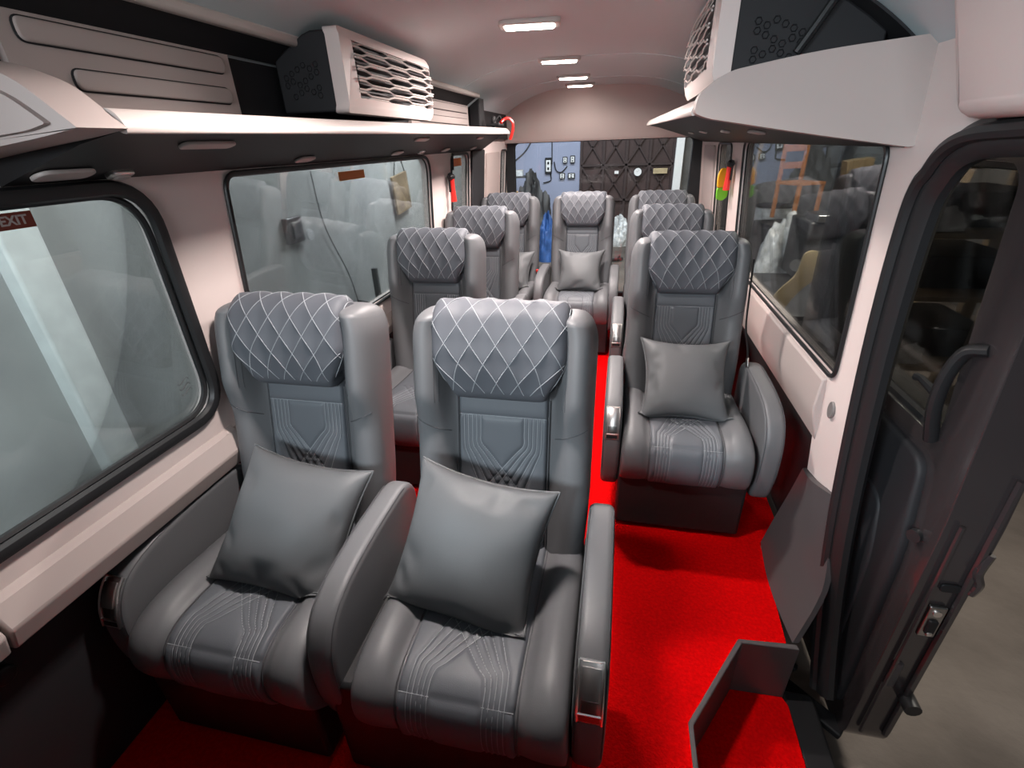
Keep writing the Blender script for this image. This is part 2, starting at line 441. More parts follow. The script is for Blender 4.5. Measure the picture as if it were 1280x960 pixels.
SX = dict(L=-.8935, S=-.283, R=.3085, C=-.290)
GS = 'quilted passenger seats'
def dup_tree(o, parent=None):
    c = o.copy(); COL.objects.link(c)
    if parent: c.parent = parent
    for ch in o.children: dup_tree(ch, c)
    return c
A = .2855
seatL = make_seat('passenger_seat', (SX['L'], 1.01, 0), [(-.297, 1)], 0, wide=(-.03, .50))
tag(seatL, 'grey quilted leather seat nearest the big left window, chrome control on its window-side arm', 'seat', GS)
seatS = make_seat('passenger_seat', (SX['S'], 1.01, 0), [(-.325, 0), (A, 2)], 1, wide=(-.04, .58))
tag(seatS, 'front-row grey quilted seat beside the aisle, chrome control on its aisle arm', 'seat', GS)
seatR = make_seat('passenger_seat', (SX['R'], 2.07, 0), [(-A, 1), (.305, 0)], -1, belt=1)
tag(seatR, 'grey quilted seat right of the aisle just behind the entry step', 'seat', GS)
s = dup_tree(seatR); s.location = (SX['R'], 3.04, 0); tag(s, 'grey quilted seat second from the front in the column right of the aisle', 'seat', GS)
s = make_seat('passenger_seat', (SX['R'], 3.93, 0), [(.305, 0)], 0); tag(s, 'rear-row grey quilted seat in the right corner, mostly hidden by two seats', 'seat', GS)
seatL2 = make_seat('passenger_seat', (SX['L'], 2.155, 0), [(-A, 0), (A, 1)], 1)
tag(seatL2, 'single grey quilted seat directly behind the front window seat on the left', 'seat', GS)
s = dup_tree(seatL2); s.location = (SX['L'], 3.04, 0); tag(s, 'single grey quilted seat third from the front along the left windows', 'seat', GS)
seatL4 = make_seat('passenger_seat', (SX['L'], 3.93, 0), [(-A, 0)], 1)
tag(seatL4, 'rear-row grey quilted seat in the left corner by the black pillar', 'seat', GS)
seatC = make_seat('passenger_seat', (SX['C'], 3.93, 0), [(-A, 0), (A - .012, 0)], -1)
tag(seatC, 'rear-row grey quilted seat in the middle, facing straight down the aisle', 'seat', GS)

# ------------------------------------------------------------------ throw cushions
PL = [(-.835, .855, .580), (-.318, .855, .587), (.308, 1.915, .587), (SX['C'] + .01, 3.78, .587), (SX['L'] + .055, 3.78, .587)]
def make_pillow(name, loc, tilt, roll, yaw, size=.38, T=.082, seed=0, label='', sy=1.0, pinch=.115, seat=(0, 0)):
    h = size / 2; n = 44; m = MB()
    def pt(a, b, side):
        ra = math.copysign(abs(a), a)
        px = h * ra * (1 - pinch * (1 - b * b) * abs(a) ** 2); pz = h * sy * b * (1 - pinch * (1 - a * a) * abs(b) ** 2)
        e = max(0, (1 - a * a) * (1 - b * b))
        t = T * (e ** .42)
        w = 0
        # creases running in from the seams
        for k in range(9):
            rnd = random.Random(seed * 31 + k); ed = rnd.choice((0, 1, 2, 3)); pos = rnd.uniform(-.8, .8); ln = rnd.uniform(.25, .55); wd = rnd.uniform(.08, .15); sl = rnd.uniform(-.6, .6)
            u, v = ((a, b), (a, -b), (b, a), (b, -a))[ed]
            dist = 1 - v
            if dist < ln: w -= .0075 * math.exp(-((u - pos - sl * dist) / wd) ** 2) * math.sin(PI * min(1, dist / ln)) 
        w += .006 * noise.noise(Vector((a * 1.6 + seed, b * 1.6, side * 2.)))
        return (px, -side * max(.0, t + w * min(1, e * 5)), pz)
    q = [math.sin(PI / 2 * (-1 + 2 * i / n)) * .5 + .5 * (-1 + 2 * i / n) for i in range(n + 1)]
    for side in (1, -1):
        m.grid([[pt(a, b, side) for a in q] for b in q])
    mw = Matrix.Translation(loc) @ (Matrix.Rotation(yaw, 4, 'Z') @ Matrix.Rotation(-tilt, 4, 'X') @ Matrix.Rotation(roll, 4, 'Y')); mi = mw.inverted()
    def rest(p):          # the soft underside settles on the seat instead of sinking through it
        w_ = mw @ Vector(p); x = w_.x - seat[0]; y = w_.y - seat[1]
        ys = CP.p[:, 0]; k = np.argmax(CP.p[:, 1] > .40); 
        if y < .045 and y > -.44:
            zc = np.interp(y, ys[k:], CP.p[k:, 1]) + np.interp(abs(x), [0, .135, .15, .17, .205, .236, .26], [.013, .013, .018, .031, .040, .030, .0])
            if w_.z < zc + .004: w_.z = zc + .004
        return tuple(mi @ w_)
    m.v = [rest(p) for p in m.v]
    me_o = m.build(name, 'pillow', angle=85)
    bm = bmesh.new(); bm.from_mesh(me_o.data); bmesh.ops.remove_doubles(bm, verts=bm.verts, dist=.0004); bmesh.ops.recalc_face_normals(bm, faces=bm.faces); bm.to_mesh(me_o.data); bm.free()
    me_o.data.polygons.foreach_set('use_smooth', [True] * len(me_o.data.polygons))
    me_o.location = loc
    me_o.rotation_euler = (Matrix.Rotation(yaw, 3, 'Z') @ Matrix.Rotation(-tilt, 3, 'X') @ Matrix.Rotation(roll, 3, 'Y')).to_euler()
    # piped seam and pulled-out corners
    c = []
    for a, b in [(t, -1) for t in q] + [(1, t) for t in q[1:]] + [(t, 1) for t in reversed(q[:-1])] + [(-1, t) for t in reversed(q[1:-1])]:
        c.append(rest(pt(a, b, 1)))
    MB().tube(c, .0028, 6, closed=True).build('seam_edge', 'pillow', me_o)
    tag(me_o, label, 'cushion', 'square throw cushions')
    return me_o
R_ = math.radians
make_pillow('throw_cushion', PL[0], R_(42), R_(8), R_(3), seed=3, seat=(SX['L'], 1.01), label='square grey throw cushion tilted on the front seat by the left window')
make_pillow('throw_cushion', PL[1], R_(38), R_(7), R_(-2), seed=5, seat=(SX['S'], 1.01), label='square grey throw cushion on the front seat beside the aisle')
make_pillow('throw_cushion', PL[2], R_(42), R_(1), R_(2), size=.37, pinch=.17, seed=8, seat=(SX['R'], 2.07), label='square grey throw cushion on the seat right of the aisle behind the step')
make_pillow('throw_cushion', PL[3], R_(36), R_(0), R_(0), size=.37, pinch=.20, seed=12, seat=(SX['C'], 3.93), label='square grey throw cushion on the middle seat of the rear row')
make_pillow('throw_cushion', PL[4], R_(36), R_(4), R_(0), size=.36, pinch=.17, seed=14, seat=(SX['L'], 3.93), label='square grey throw cushion on the rear left corner seat, half hidden')

cx = -.25
def cz(x):
    a = abs(x - cx); return 1.925 - .165 * (a / .80) ** 3.2
# ------------------------------------------------------------------ the van shell
def xl(z): return -1.166 + .07 * (z - .784)
def xr(z): return .728 - .07 * (z - .784)
YF, YB = -.55, 5.12
# left wall with three window openings
w1 = rpoly([(-.45, .81), (1.068, .81), (1.025, 1.445), (-.45, 1.445)], .11, 8)
w2 = rpoly([(1.265, .81), (2.965, .81), (2.935, 1.452), (1.285, 1.452)], [.08, .08, .10, .05], 8)
w3 = rpoly([(3.34, .81), (3.74, .81), (3.74, 1.452), (3.34, 1.452)], .06, 6)
w4 = rpoly([(4.80, .81), (5.02, .81), (5.02, 1.452), (4.80, 1.452)], .05, 6)
outer = [(YF, .63), (YB, .63), (YB, 1.56), (YF, 1.56)]
wl = MB().plate(outer, [w1, w2, w3, w4], lambda y, z: (xl(z), y, z), (-.05, 0, 0)).build('wall_left', 'beigelit', angle=30); struct(wl)
# right wall, from the entry pillar backwards
v2 = rpoly([(1.60, .77), (3.30, .77), (3.30, 1.472), (1.565, 1.472)], [.05, .05, .06, .05], 6)
v3 = rpoly([(3.66, .77), (4.16, .77), (4.16, 1.455), (3.66, 1.455)], .05, 6)
pil = [(1.36, -.1), (1.36, .30), (1.36, 1.00), (1.335, 1.32), (1.31, 1.43), (1.25, 1.49), (1.12, 1.515), (YF, 1.515), (YF, 1.78), (YB, 1.78), (YB, .33), (1.72, .33), (1.47, .41)]
pil = [(1.40, .60), (1.42, 1.00), (1.405, 1.30), (1.37, 1.41), (1.29, 1.485), (1.12, 1.51), (YF, 1.515), (YF, 1.80), (YB, 1.80), (YB, .50), (1.69, .50), (1.675, .36), (1.455, .405)]
wr = MB().plate(pil, [v2, v3], lambda y, z: (xr(z), y, z), (.05, 0, 0)).build('wall_right', 'beigelit', angle=30); struct(wr)

def window(n, loop, fx, tint='glass', r=.020, inset=.03, sgn=-1):
    w = empty('window_%d' % n); struct(w)
    MB().tube([(fx(z) - sgn * .006, y, z) for y, z in loop], r, 8, closed=True, flat=.8).build('rubber_seal', 'rubber', w)
    L = np.array(loop); c = L.mean(0)
    inner = [tuple(c + (p - c) * np.array([1 - .9 * r / max(.1, abs(p[0] - c[0])) if abs(p[0] - c[0]) > .1 else 1, 1 - .9 * r / max(.1, abs(p[1] - c[1])) if abs(p[1] - c[1]) > .1 else 1])) for p in L]
    MB().tube([(fx(z) + sgn * .012, y, z) for y, z in inner], .5 * r, 6, closed=True).build('seal_lip', 'rubber', w)
    MB().plate([tuple(p) for p in loop], [], lambda y, z: (fx(z) + sgn * .018, y, z), (sgn * .005, 0, 0)).build('pane', tint, w, smooth=False)
    return w
window(1, w1, xl, r=.017); window(2, w2, xl, r=.008); window(3, w3, xl, r=.008); window(4, w4, xl, r=.006)
window(5, v2, xr, r=.008, sgn=1); window(6, v3, xr, r=.007, sgn=1)

# left sill mouldings (two lengths with a joint)
def sill(name, y0, y1, pts, m='beige', bevel=.006):
    o = MB().loft([[(x, y, z) for x, z in pts] for y in (y0, y1)]).build(name, m, angle=25, bevel=bevel); struct(o); return o
sp = [(-1.175, .738), (-1.152, .722), (-1.128, .668), (-1.150, .612), (-1.31, .607), (-1.31, .738)]
sill('trim_1', .402, 1.085, sp); sill('trim_2', YF, .396, sp)
sp2 = [(x - .018 if x > -1.2 else x, z) for x, z in sp]
sill('trim_3', 1.09, YB, sp2)
spr = [(.742, .755), (.716, .742), (.712, .63), (.722, .58), (.748, .495), (.80, .495), (.80, .755)]
sill('trim_4', 1.66, YB, spr)
# dark lower left wall with ledge
lw = MB(); lw.loft([[(x, y, z) for x, z in [(-1.275, .66), (-1.272, .40), (-1.265, .36), (-1.268, .20), (-1.275, .0), (-1.32, .0), (-1.32, .66)]] for y in (YF, YB)])
struct(lw.build('wall_left_lower', 'charcoal', angle=25, bevel=.006))
kn = MB().puff([(.022 * math.cos(2 * PI * i / 20), .022 * math.sin(2 * PI * i / 20)) for i in range(20)], .012, .006, lambda a, b, t: (-1.258 + t, .40 + a, .500 + b))  # round knob on the lower left wall panel
k_ = kn.build('wall_knob', 'black'); tag(k_, 'small round black fastener on the dark panel below the left sill', 'knob')
# lower right wall (dark recess behind the right seats)
lr = MB(); lr.loft([[(x, y, z) for x, z in [(.778, .52), (.775, .16), (.765, .0), (.86, .0), (.86, .52)]] for y in (1.70, YB)])
struct(lr.build('wall_right_lower', 'black', angle=25, bevel=.006))
# grey foot of the entry pillar
lft = catmull([(.752, 1.70, .345), (.725, 1.685, .24), (.685, 1.66, .12), (.652, 1.64, .002)], 5)
rgt = catmull([(.744, 1.43, .43), (.742, 1.36, .30), (.728, 1.28, .15), (.645, 1.185, .002)], 5)
P0 = [[tuple(np.array(a_) * (1 - t) + np.array(b_) * t + np.array((-.018 * math.sin(PI * t), 0, 0))) for t in np.linspace(0, 1, 13)] for a_, b_ in zip(lft, rgt)]
m = MB().loft([row + [(p[0] + .02, p[1] + .004, p[2]) for p in reversed(row)] for row in P0])
struct(m.build('trim_5', 'greytrim', angle=50))
# rubber seal of the door opening
sl = [(1.07, .6 * 0 + -.30)]
pth = catmull([(1.20, -.24), (1.285, .0), (1.345, .30), (1.375, .62), (1.385, 1.00), (1.365, 1.30), (1.325, 1.41), (1.24, 1.475), (1.05, 1.492), (.6, 1.497), (YF, 1.50)], 8)
def sx_(z): return xr(z) + (0 if z > 0 else .02 * z)
se = empty('door_1'); struct(se)
MB().tube([(sx_(z) + .010, y, z) for y, z in pth], .040, 10, flat=.75, up=(1, 0, 0)).build('outer_seal', 'rubber', se)
MB().tube([(sx_(z) - .022, y + (.012 if z < 1.4 else 0), z + (.006 if z > 1.4 else 0)) for y, z in pth], .016, 8).build('inner_seal', 'rubber', se)
# beige moulding over the door opening
hd = MB().puff(rrect(YF, 1.20, 1.515, 1.76, .035, 5), .05, .03, lambda y, z, t: (.658 + t - .35 * (z - 1.515), y, z), 4)
struct(hd.build('trim_6', 'beigelit', angle=50))
# oval cap on the pillar
ov = MB().puff([(.021 * math.cos(2 * PI * i / 24), .030 * math.sin(2 * PI * i / 24)) for i in range(24)], .006, .004, lambda a, b, t: (xr(.665) - .004 + t, 1.575 + a, .672 + b))
tag(ov.build('screw_cap', 'midgrey'), 'oval grey cap on the beige pillar beside the right window', 'cap')

# ceiling: shallow vault with seams
n = 40; xs = [cx - .93 + 1.86 * i / n for i in range(n + 1)]
m = MB(); bot = [(x, cz(x)) for x in xs]; top = [(x, 2.02) for x in reversed(xs)]
m.loft([[(x, y, z) for x, z in bot + top] for y in (YF, 1.2, 3.2, 4.85, 5.2)])
struct(m.build('ceiling', 'lining', angle=35))
for i, y in enumerate((3.20, 4.25)):
    m = MB().tube([(x, y + .05 * ((x - cx) ** 2), cz(x) - .001) for x in np.linspace(cx - .75, cx + .75, 30)], .006, 6, flat=.5)
    struct(m.build('trim_%d' % (7 + i), 'lining'))
# dark strips added under the ceiling to paint shade over the luggage shelves
def shade_strip(name, x0, x1, y0, y1):
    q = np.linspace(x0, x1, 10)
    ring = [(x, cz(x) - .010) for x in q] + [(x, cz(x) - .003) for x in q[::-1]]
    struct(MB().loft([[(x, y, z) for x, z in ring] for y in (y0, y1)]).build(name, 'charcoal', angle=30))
shade_strip('trim_19', -1.062, -.992, YF, 3.6); shade_strip('trim_20', .47, .66, 1.50, 4.6)
# rear header and rear frame
m = MB()
prof = [(5.02, 1.505), (5.00, 1.53), (4.97, 1.66), (4.93, 1.80), (4.86, 1.90), (4.80, 1.96), (5.2, 1.96), (5.2, 1.505)]
m.loft([[(x, y - .0 + .06 * ((x - cx) / .9) ** 2 * -1, z) for y, z in prof] for x in np.linspace(-1.13, .70, 20)])
struct(m.build('wall_back', 'beige', angle=40))
rb = empty('window_7'); struct(rb)
hole = rrect(-1.045, .605, .06, 1.50, .05, 6)
MB().plate([(-1.13, 0), (.72, 0), (.72, 1.505), (-1.13, 1.505)], [hole], lambda x, z: (x, 5.06, z), (0, .06, 0)).build('frame', 'black', rb, angle=30)
MB().plate(hole, [], lambda x, z: (x, 5.085, z), (0, .005, 0)).build('pane', 'glass', rb, smooth=False)
# floor with the diagonal entry well
fl = [(-1.33, YF), (.289, YF), (.289, .867), (.479, 1.158), (.625, 1.172), (.648, 1.64), (.745, 1.66), (.745, 5.06), (-1.33, 5.06)]
struct(MB().plate(fl, [], lambda x, y: (x, y, 0), (0, 0, -.02)).build('floor', 'carpet', smooth=False))
st = [(.300, YF), (.665, YF), (.668, 1.13), (.655, 1.157), (.485, 1.152), (.300, .867)]
struct(MB().plate(st, [], lambda x, y: (x, y, -.245), (0, 0, -.03)).build('floor_step', 'carpet', smooth=False))
ws = MB(); ws.loft([[(.287, YF, z) if 0 else p for p in ring] for ring in ([(.283, YF, .006), (.297, YF, .006), (.297, YF, -.27), (.283, YF, -.27)], [(.283, .868, .006), (.297, .862, .006), (.297, .862, -.27), (.283, .868, -.27)], [(.473, 1.166, .006), (.483, 1.152, .006), (.483, 1.152, -.27), (.473, 1.166, -.27)], [(.655, 1.180, .006), (.660, 1.160, .006), (.660, 1.160, -.27), (.655, 1.180, -.27)])])
struct(ws.build('wall_step', 'greytrim', angle=20, bevel=.003))

# ------------------------------------------------------------------ luggage shelves
def shelf(name, sg, xlip, ylip0, ylip1, ywall1, z0, slope, xw, lipw, label):
    r = empty(name); tag(r, label, 'shelf', 'overhead luggage shelves')
    # tray: sloping dark underside, flat top
    n = 12; rings = []
    for i in range(n + 1):
        t = i / n; ya = ylip0 + (ylip1 - ylip0) * t; yb = ylip0 + (ywall1 - ylip0) * t; zz = z0 + slope * (ya - 1.0)
        rings.append([(xlip + sg * .012, ya, zz + .004), (xlip + sg * .10, ya + (yb - ya) * .3, zz - .012), (xw(1.46), yb, 1.462), (xw(1.5), yb, 1.50), (xw(1.56) , yb, zz + .045), (xlip + sg * .03, ya, zz + .03)])
    MB().loft(rings).build('tray', 'black', r, angle=25)
    # pale rolled front lip
    lp = [(0, .0), (-.005, .004), (-.003, .015), (.008, .030), (.022, .038), (.034, .036), (.030, .024), (.014, .006)]
    lp = catmull(lp, 3, True)
    rings = []
    for i in range(n + 1):
        ya = ylip0 + (ylip1 - ylip0) * i / n; zz = z0 + slope * (ya - 1.0)
        k = lipw * (1 - .0 * i)
        rings.append([(xlip + sg * p[0] * k, ya, zz + p[1] * k) for p in lp])
    MB().loft(rings).build('front_lip', 'lip', r, angle=50)
    return r
shL = shelf('luggage_shelf', -1, -.80, .735, 3.71, 4.12, 1.540, .0085, xl, 1.0, 'narrow overhead shelf with pale rolled lip above the left windows')
shR = shelf('luggage_shelf', 1, .170, 1.50, 4.60, 4.95, 1.545, .014, xr, 1.15, 'deep overhead shelf with black underside above the right windows')
# end caps
def to3(y): return lambda a, b, t: (a, y + t, b)
cl = rpoly([(-.79, 1.545), (-.87, 1.612), (-.97, 1.648), (-1.10, 1.660), (-1.165, 1.655), (-1.165, 1.50), (-1.00, 1.52), (-.86, 1.535)], [.004, .03, .05, .05, .01, .02, .05, .05], 5)
MB().plate(cl, [], lambda a, b: (a, .650, b), (0, .085, 0)).build('end_cap', 'beige', shL, angle=30, bevel=.012, bseg=3)
ic = rpoly([(-.832, 1.552), (-.888, 1.594), (-.978, 1.624), (-1.10, 1.635), (-1.16, 1.63), (-1.16, 1.520), (-1.00, 1.534), (-.87, 1.544)], [.006, .03, .05, .05, .01, .02, .05, .03], 5)
MB().plate(ic, [], lambda a, b: (a, .640, b), (0, .02, 0)).build('cap_face', 'beige', shL, angle=30, bevel=.008, bseg=3)
cr = rpoly([(.167, 1.556), (.172, 1.598), (.232, 1.642), (.420, 1.672), (.655, 1.690), (.685, 1.680), (.704, 1.486), (.680, 1.462), (.430, 1.502), (.20, 1.543)], [.010, .03, .03, .1, .02, .02, .03, .02, .1, .02], 5)
MB().plate(cr, [], lambda a, b: (a, 1.455, b), (0, .055, 0)).build('end_cap', 'beige', shR, angle=30, bevel=.012, bseg=3)
# reading lights and louvres on the undersides
def spot(name, parent_z, x, y, z, a, b, nz, m, label, group):
    # an oval lens lying on a sloping underside; nz = downward slope dz/dx
    lp = rrect(-a, a, -b, b, min(a, b) * .95, 6)
    o = MB().puff(lp, .004, .003, lambda p, q, t: (q, p, t)).build(name, m)
    o.location = (x, y, z); o.rotation_euler = (0, math.atan(-nz), 0)
    tag(o, label, 'light', group); return o
def under(x, y, sg):       # underside height of a shelf tray at x
    if sg < 0:
        zz = 1.540 + .0085 * (y - 1); x0, z0_ = -.90, zz - .012; x1, z1_ = xl(1.46), 1.462
    else:
        zz = 1.545 + .014 * (y - 1); x0, z0_ = .270, zz - .012; x1, z1_ = xr(1.46), 1.462
    return z0_ + (z1_ - z0_) * (x - x0) / (x1 - x0), (z1_ - z0_) / (x1 - x0)
ends = ['nearest the front end cap', 'over the pillar behind the front seats', 'over the second left seat', 'over the third left seat', 'over the rear black pillar']
for i, (x, y, a, b) in enumerate([(-1.045, .80, .055, .024), (-1.05, 1.60, .045, .020), (-1.05, 2.35, .045, .020), (-1.05, 3.05, .045, .020), (-1.05, 3.65, .045, .018)]):
    z, sl_ = under(x, y, -1); spot('reading_light', 0, x, y, z - .006, a, b, sl_, 'palegrey', 'pale oval lens under the left shelf, ' + ends[i], 'oval lenses under the left shelf')
for i, (x, y, a, b) in enumerate([(-.90, 1.02, .075, .016), (-.90, 2.30, .07, .016), (-.90, 3.30, .06, .014)]):
    z, sl_ = under(x, y, -1); spot('courtesy_lens', 0, x, y, z - .006, a, b, sl_, 'palegrey', ['slim pale lens near the left shelf lip, nearest the front', 'slim pale lens near the left shelf lip, below the grille box', 'slim pale lens near the left shelf lip, towards the rear end'][i], 'slim lenses along the left shelf lip')
for i, (x, y, a, b) in enumerate([(.42, 1.90, .05, .022), (.40, 2.35, .035, .016), (.40, 3.0, .045, .018), (.42, 3.7, .04, .018)]):
    z, sl_ = under(x, y, 1); spot('reading_light', 0, x, y, z - .006, a, b, sl_, 'palegrey', 'pale oval lens under the right shelf, ' + ['nearest the beige end cap', 'second from the end cap', 'third from the end cap', 'farthest from the end cap'][i], 'oval lenses under the right shelf')
for i, (x, y) in enumerate([(-1.07, .935), (-1.06, 2.68)]):
    z, sl_ = under(x, y, -1)
    r = empty('map_lamp', (x, y, z - .004)); r.rotation_euler = (0, math.atan(-sl_), 0)
    tag(r, ['small swivelling chrome-ringed lamp under the left shelf above the big window corner', 'small swivelling lamp under the left shelf above the second window'][i], 'lamp', 'swivel lamps under the left shelf')
    MB().puff(rrect(-.028, .028, -.018, .018, .017, 6), .006, .003, lambda p, q, t: (q, p, t)).build('ring', 'chrome', r)
    MB().puff(rrect(-.018, .018, -.011, .011, .010, 6), .009, .003, lambda p, q, t: (q, p, t - .002)).build('lens', 'palegrey', r)

# rear-end oddments on the left shelf
sz = 1.566 + .05
o = MB().puff(rrect(-.03, .03, 0, .085, .028, 6), .012, .008, lambda a, b, t: (-.93 + t, 3.80 + a, 1.60 + b)); tag(o.build('bottle', 'junk'), 'small dark upright bottle at the rear end of the left shelf', 'bottle')
m = MB(); m.bar((-.90, 3.66, 1.635), (-.86, 3.69, 1.68), .012, .01); m.bar((-.86, 3.69, 1.68), (-.85, 3.72, 1.628), .012, .01); m.box((-.89, 3.68, 1.624), (.09, .16, .014)); tag(m.build('hand_tool', 'black', bevel=.002), 'dark angular hand tool lying near the rear end of the left shelf', 'tool')
m = MB()
m.tube(catmull([(-.845, 3.66, 1.635), (-.83, 3.70, 1.655), (-.80, 3.725, 1.66), (-.776, 3.732, 1.63), (-.780, 3.735, 1.58), (-.80, 3.74, 1.53)], 5), .010, 8); tag(m.build('red_cable_coil', 'red'), 'red coil hanging over the rear end of the left shelf', 'cable')

# ribbed panels on the upper left wall
def ribs(name, y0, y1):
    r = empty(name); struct(r)
    MB().box((-1.078, (y0 + y1) / 2, 1.69), (.03, y1 - y0, .27)).build('panel', 'beige', r)
    for z0, z1, ys in ((1.695, 1.733, .0), (1.625, 1.661, .075)):
        lp = rrect(y0 + .03 + ys, y1 - .03, z0, z1, .015, 5)
        MB().puff(lp, .006, .004, lambda y, z, t: (-1.060 + t, y, z)).build('rib', 'beige', r)
        MB().tube([(-1.0615, y, z) for y, z in lp], .0028, 5, closed=True).build('groove', 'charcoal', r)
ribs('trim_9', .80, 1.36); ribs('trim_10', -.50, .76); ribs('trim_11', 2.6, 3.62)
struct(MB().box((-1.10, 2.3, 1.69), (.04, 5.7, .30)).build('wall_left_upper', 'charcoal'))
struct(MB().box((-1.04, 3.76, 1.68), (.08, .13, .30)).build('trim_12', 'charcoal', bevel=.01))
m = MB(); m.bar((-.98, YF, 1.795), (-.98, 3.60, 1.795), .030, .028); struct(m.build('trim_13', 'lip', bevel=.008))
struct(MB().plate([(3.80, .56), (4.15, .56), (4.15, 1.47), (3.80, 1.47)], [], lambda y, z: (xl(z) + .02, y, z), (-.018, 0, 0)).build('trim_14', 'charcoal', bevel=.008))
struct(MB().plate(rrect(4.24, 4.70, .80, 1.44, .03), [], lambda y, z: (xl(z) + .016, y, z), (-.014, 0, 0)).build('trim_15', 'beige', bevel=.006))
struct(MB().plate(rrect(4.30, 4.80, .80, 1.44, .03), [], lambda y, z: (xr(z) - .016, y, z), (.014, 0, 0)).build('trim_16', 'beige', bevel=.006))

# ------------------------------------------------------------------ air-conditioning boxes
def ac_box(name, sg, xf, y0, y1, z0, z1, xb, label):
    r = empty(name, (0, 0, 0)); tag(r, label, 'air vent', 'overhead blower boxes')
    bo = [(y0, z0), (y1, z0), (y1, z1), (y0, z1)]
    # dark housing
    xa_ = xf + sg * .042; q_ = [xa_ + (xb - xa_) * i / 8 for i in range(9)]
    ring = [(x, min(z1, cz(x)) - .008) for x in q_] + [(xb, z0 + .005), (xa_, z0 + .005)]
    MB().loft([[(x, y, z) for x, z in ring] for y in (y0 + .006, y1 - .006)]).build('housing', 'charcoal', r, angle=30, bevel=.006)
    # bezel with opening
    op = rpoly([(y0 + .062, z0 + .042), (y1 - .022, z0 + .040), (y1 - .018, z1 - .032), (y0 + .060, z1 - .030)], .008, 4)
    out = rpoly(bo, .022, 5)
    f = lambda y, z: (xf + sg * (.006 + .030 * ((z - (z0 + z1) / 2) / (z1 - z0) * 2) ** 2), y, z)
    MB().plate(out, [op], f, (sg * .045, 0, 0)).build('bezel', 'beigelit', r, angle=30, bevel=.006, bseg=3)
    # honeycomb bars
    g = MB(); rows = 10; H = (z1 - z0 - .072); p = H / rows; ya, yb = y0 + .058, y1 - .016; per = (yb - ya) / 1.9; a = p * .26
    def wave(t):
        t = (t % 1.0)
        if t < .38: return 1
        if t < .5: return 1 - 2 * (t - .38) / .12
        if t < .88: return -1
        return -1 + 2 * (t - .88) / .12
    N = 90
    for kx in range(0, rows + 1):
        sgk = 1 if kx % 2 else -1; zc = z0 + .040 + p * kx
        pts = []
        for i in range(N + 1):
            y = ya + (yb - ya) * i / N; z = zc + sgk * a * wave((y - ya) / per + .25)
            z = min(max(z, z0 + .038), z1 - .030); pts.append((f(y, z)[0] + sg * .004, y, z))
        g.tube(pts, .0030, 4)
        if kx < rows:
            for j in range(8):
                t0 = j * .5 + .19 - .25
                y = ya + t0 * per
                if ya < y < yb:
                    w0 = sgk * wave((y - ya) / per + .25); 
                    if w0 > 0:
                        za, zb = zc + a, zc + p - a
                        if zb < z1 - .03: g.tube([(f(y, za)[0] + sg * .004, y, za), (f(y, zb)[0] + sg * .004, y, zb)], .0024, 4)
    g.build('grille', 'lip', r, angle=30)
    # vanes inside
    v = MB()
    for j in range(7):
        zz = z0 + .06 + (z1 - z0 - .11) * j / 6
        v.box((xf + sg * .030, (y0 + y1) / 2 + .02, zz), (.016, (y1 - y0) - .12, .006), Matrix.Rotation(.5 * sg, 3, 'Y'))
    v.build('vanes', 'greytrim', r)
    MB().box((xf + sg * .0395, (y0 + y1) / 2 + .02, (z0 + z1) / 2), (.004, (y1 - y0) - .09, z1 - z0 - .07)).build('inner_screen', 'charcoal', r)
    # small hexagon perforations moulded on the face towards the front
    h = MB(); rnd = random.Random(3)
    for i in range(6):
        for j in range(5):
            if (i + j) % 3 == 2 or (j > 3 and i % 2): continue
            x = xf + sg * (.12 + .021 * i); z = z0 + .05 + .020 * j + (.010 if i % 2 else 0)
            h.tube([(x + .008 * math.cos(q * PI / 3), y0 + .0045, z + .008 * math.sin(q * PI / 3)) for q in range(6)], .0016, 4, closed=True)
    h.build('honeycomb_relief', 'charcoal', r)
    return r
ac_box('blower_box', -1, -.80, 1.545, 2.27, 1.604, 1.826, -1.055, 'blower box with honeycomb grille standing on the left shelf')
ac_box('blower_box', 1, .185, 1.555, 2.20, 1.624, 1.874, .60, 'blower box with honeycomb grille standing on the right shelf')
m = MB(); m.tube([(.50, 1.53, 1.86), (.47, 1.53, 1.80), (.43, 1.535, 1.73), (.40, 1.54, 1.68)], .010, 8); tag(m.build('cable_conduit', 'rubber'), 'glossy black conduit running down in front of the right blower box', 'cable')

# ------------------------------------------------------------------ ceiling lamps
lampY = [2.25, 3.21, 4.05, 4.62]
lx = -.39
LN = ['nearest and largest of the lit lamps along the ceiling', 'second lit lamp along the ceiling from the front', 'third lit lamp along the ceiling from the front', 'lit ceiling lamp closest to the rear header']
def lamp(i, y, label, lx=-.39, col=(1.0, .90, .86), spread=166):
    z = cz(lx)
    r = empty('ceiling_light', (lx, y, z)); r.rotation_euler = (0, 0, .12)
    tag(r, label, 'light', 'ceiling lamps')
    o = rrect(-.120, .120, -.055, .055, .03, 6)
    MB().puff(o, .010, .006, lambda a, b, t: (a, b, t - .008)).build('bezel', 'lip', r)
    d = rrect(-.098, .098, -.036, .036, .022, 6)
    MB().puff(d, .008, .005, lambda a, b, t: (a, b, t - .016)).build('diffuser', 'lamp', r)
    L = bpy.data.lights.new('lamp_light', 'AREA'); L.shape = 'RECTANGLE'; L.size = .19; L.size_y = .07; L.energy = LP; L.spread = R_(spread); L.color = col
    lo = bpy.data.objects.new('lamp_light', L); COL.objects.link(lo); lo.location = (lx, y, z - .030); lo.parent = None
LP = 15.0
for i, y in enumerate(lampY):
    LP = (24.0, 24.0, 17.0, 1.6)[i]; lamp(i, y, LN[i])
LP = 13.0
lamp(4, 1.03, 'ceiling lamp above the front row, out of the frame overhead', spread=138)

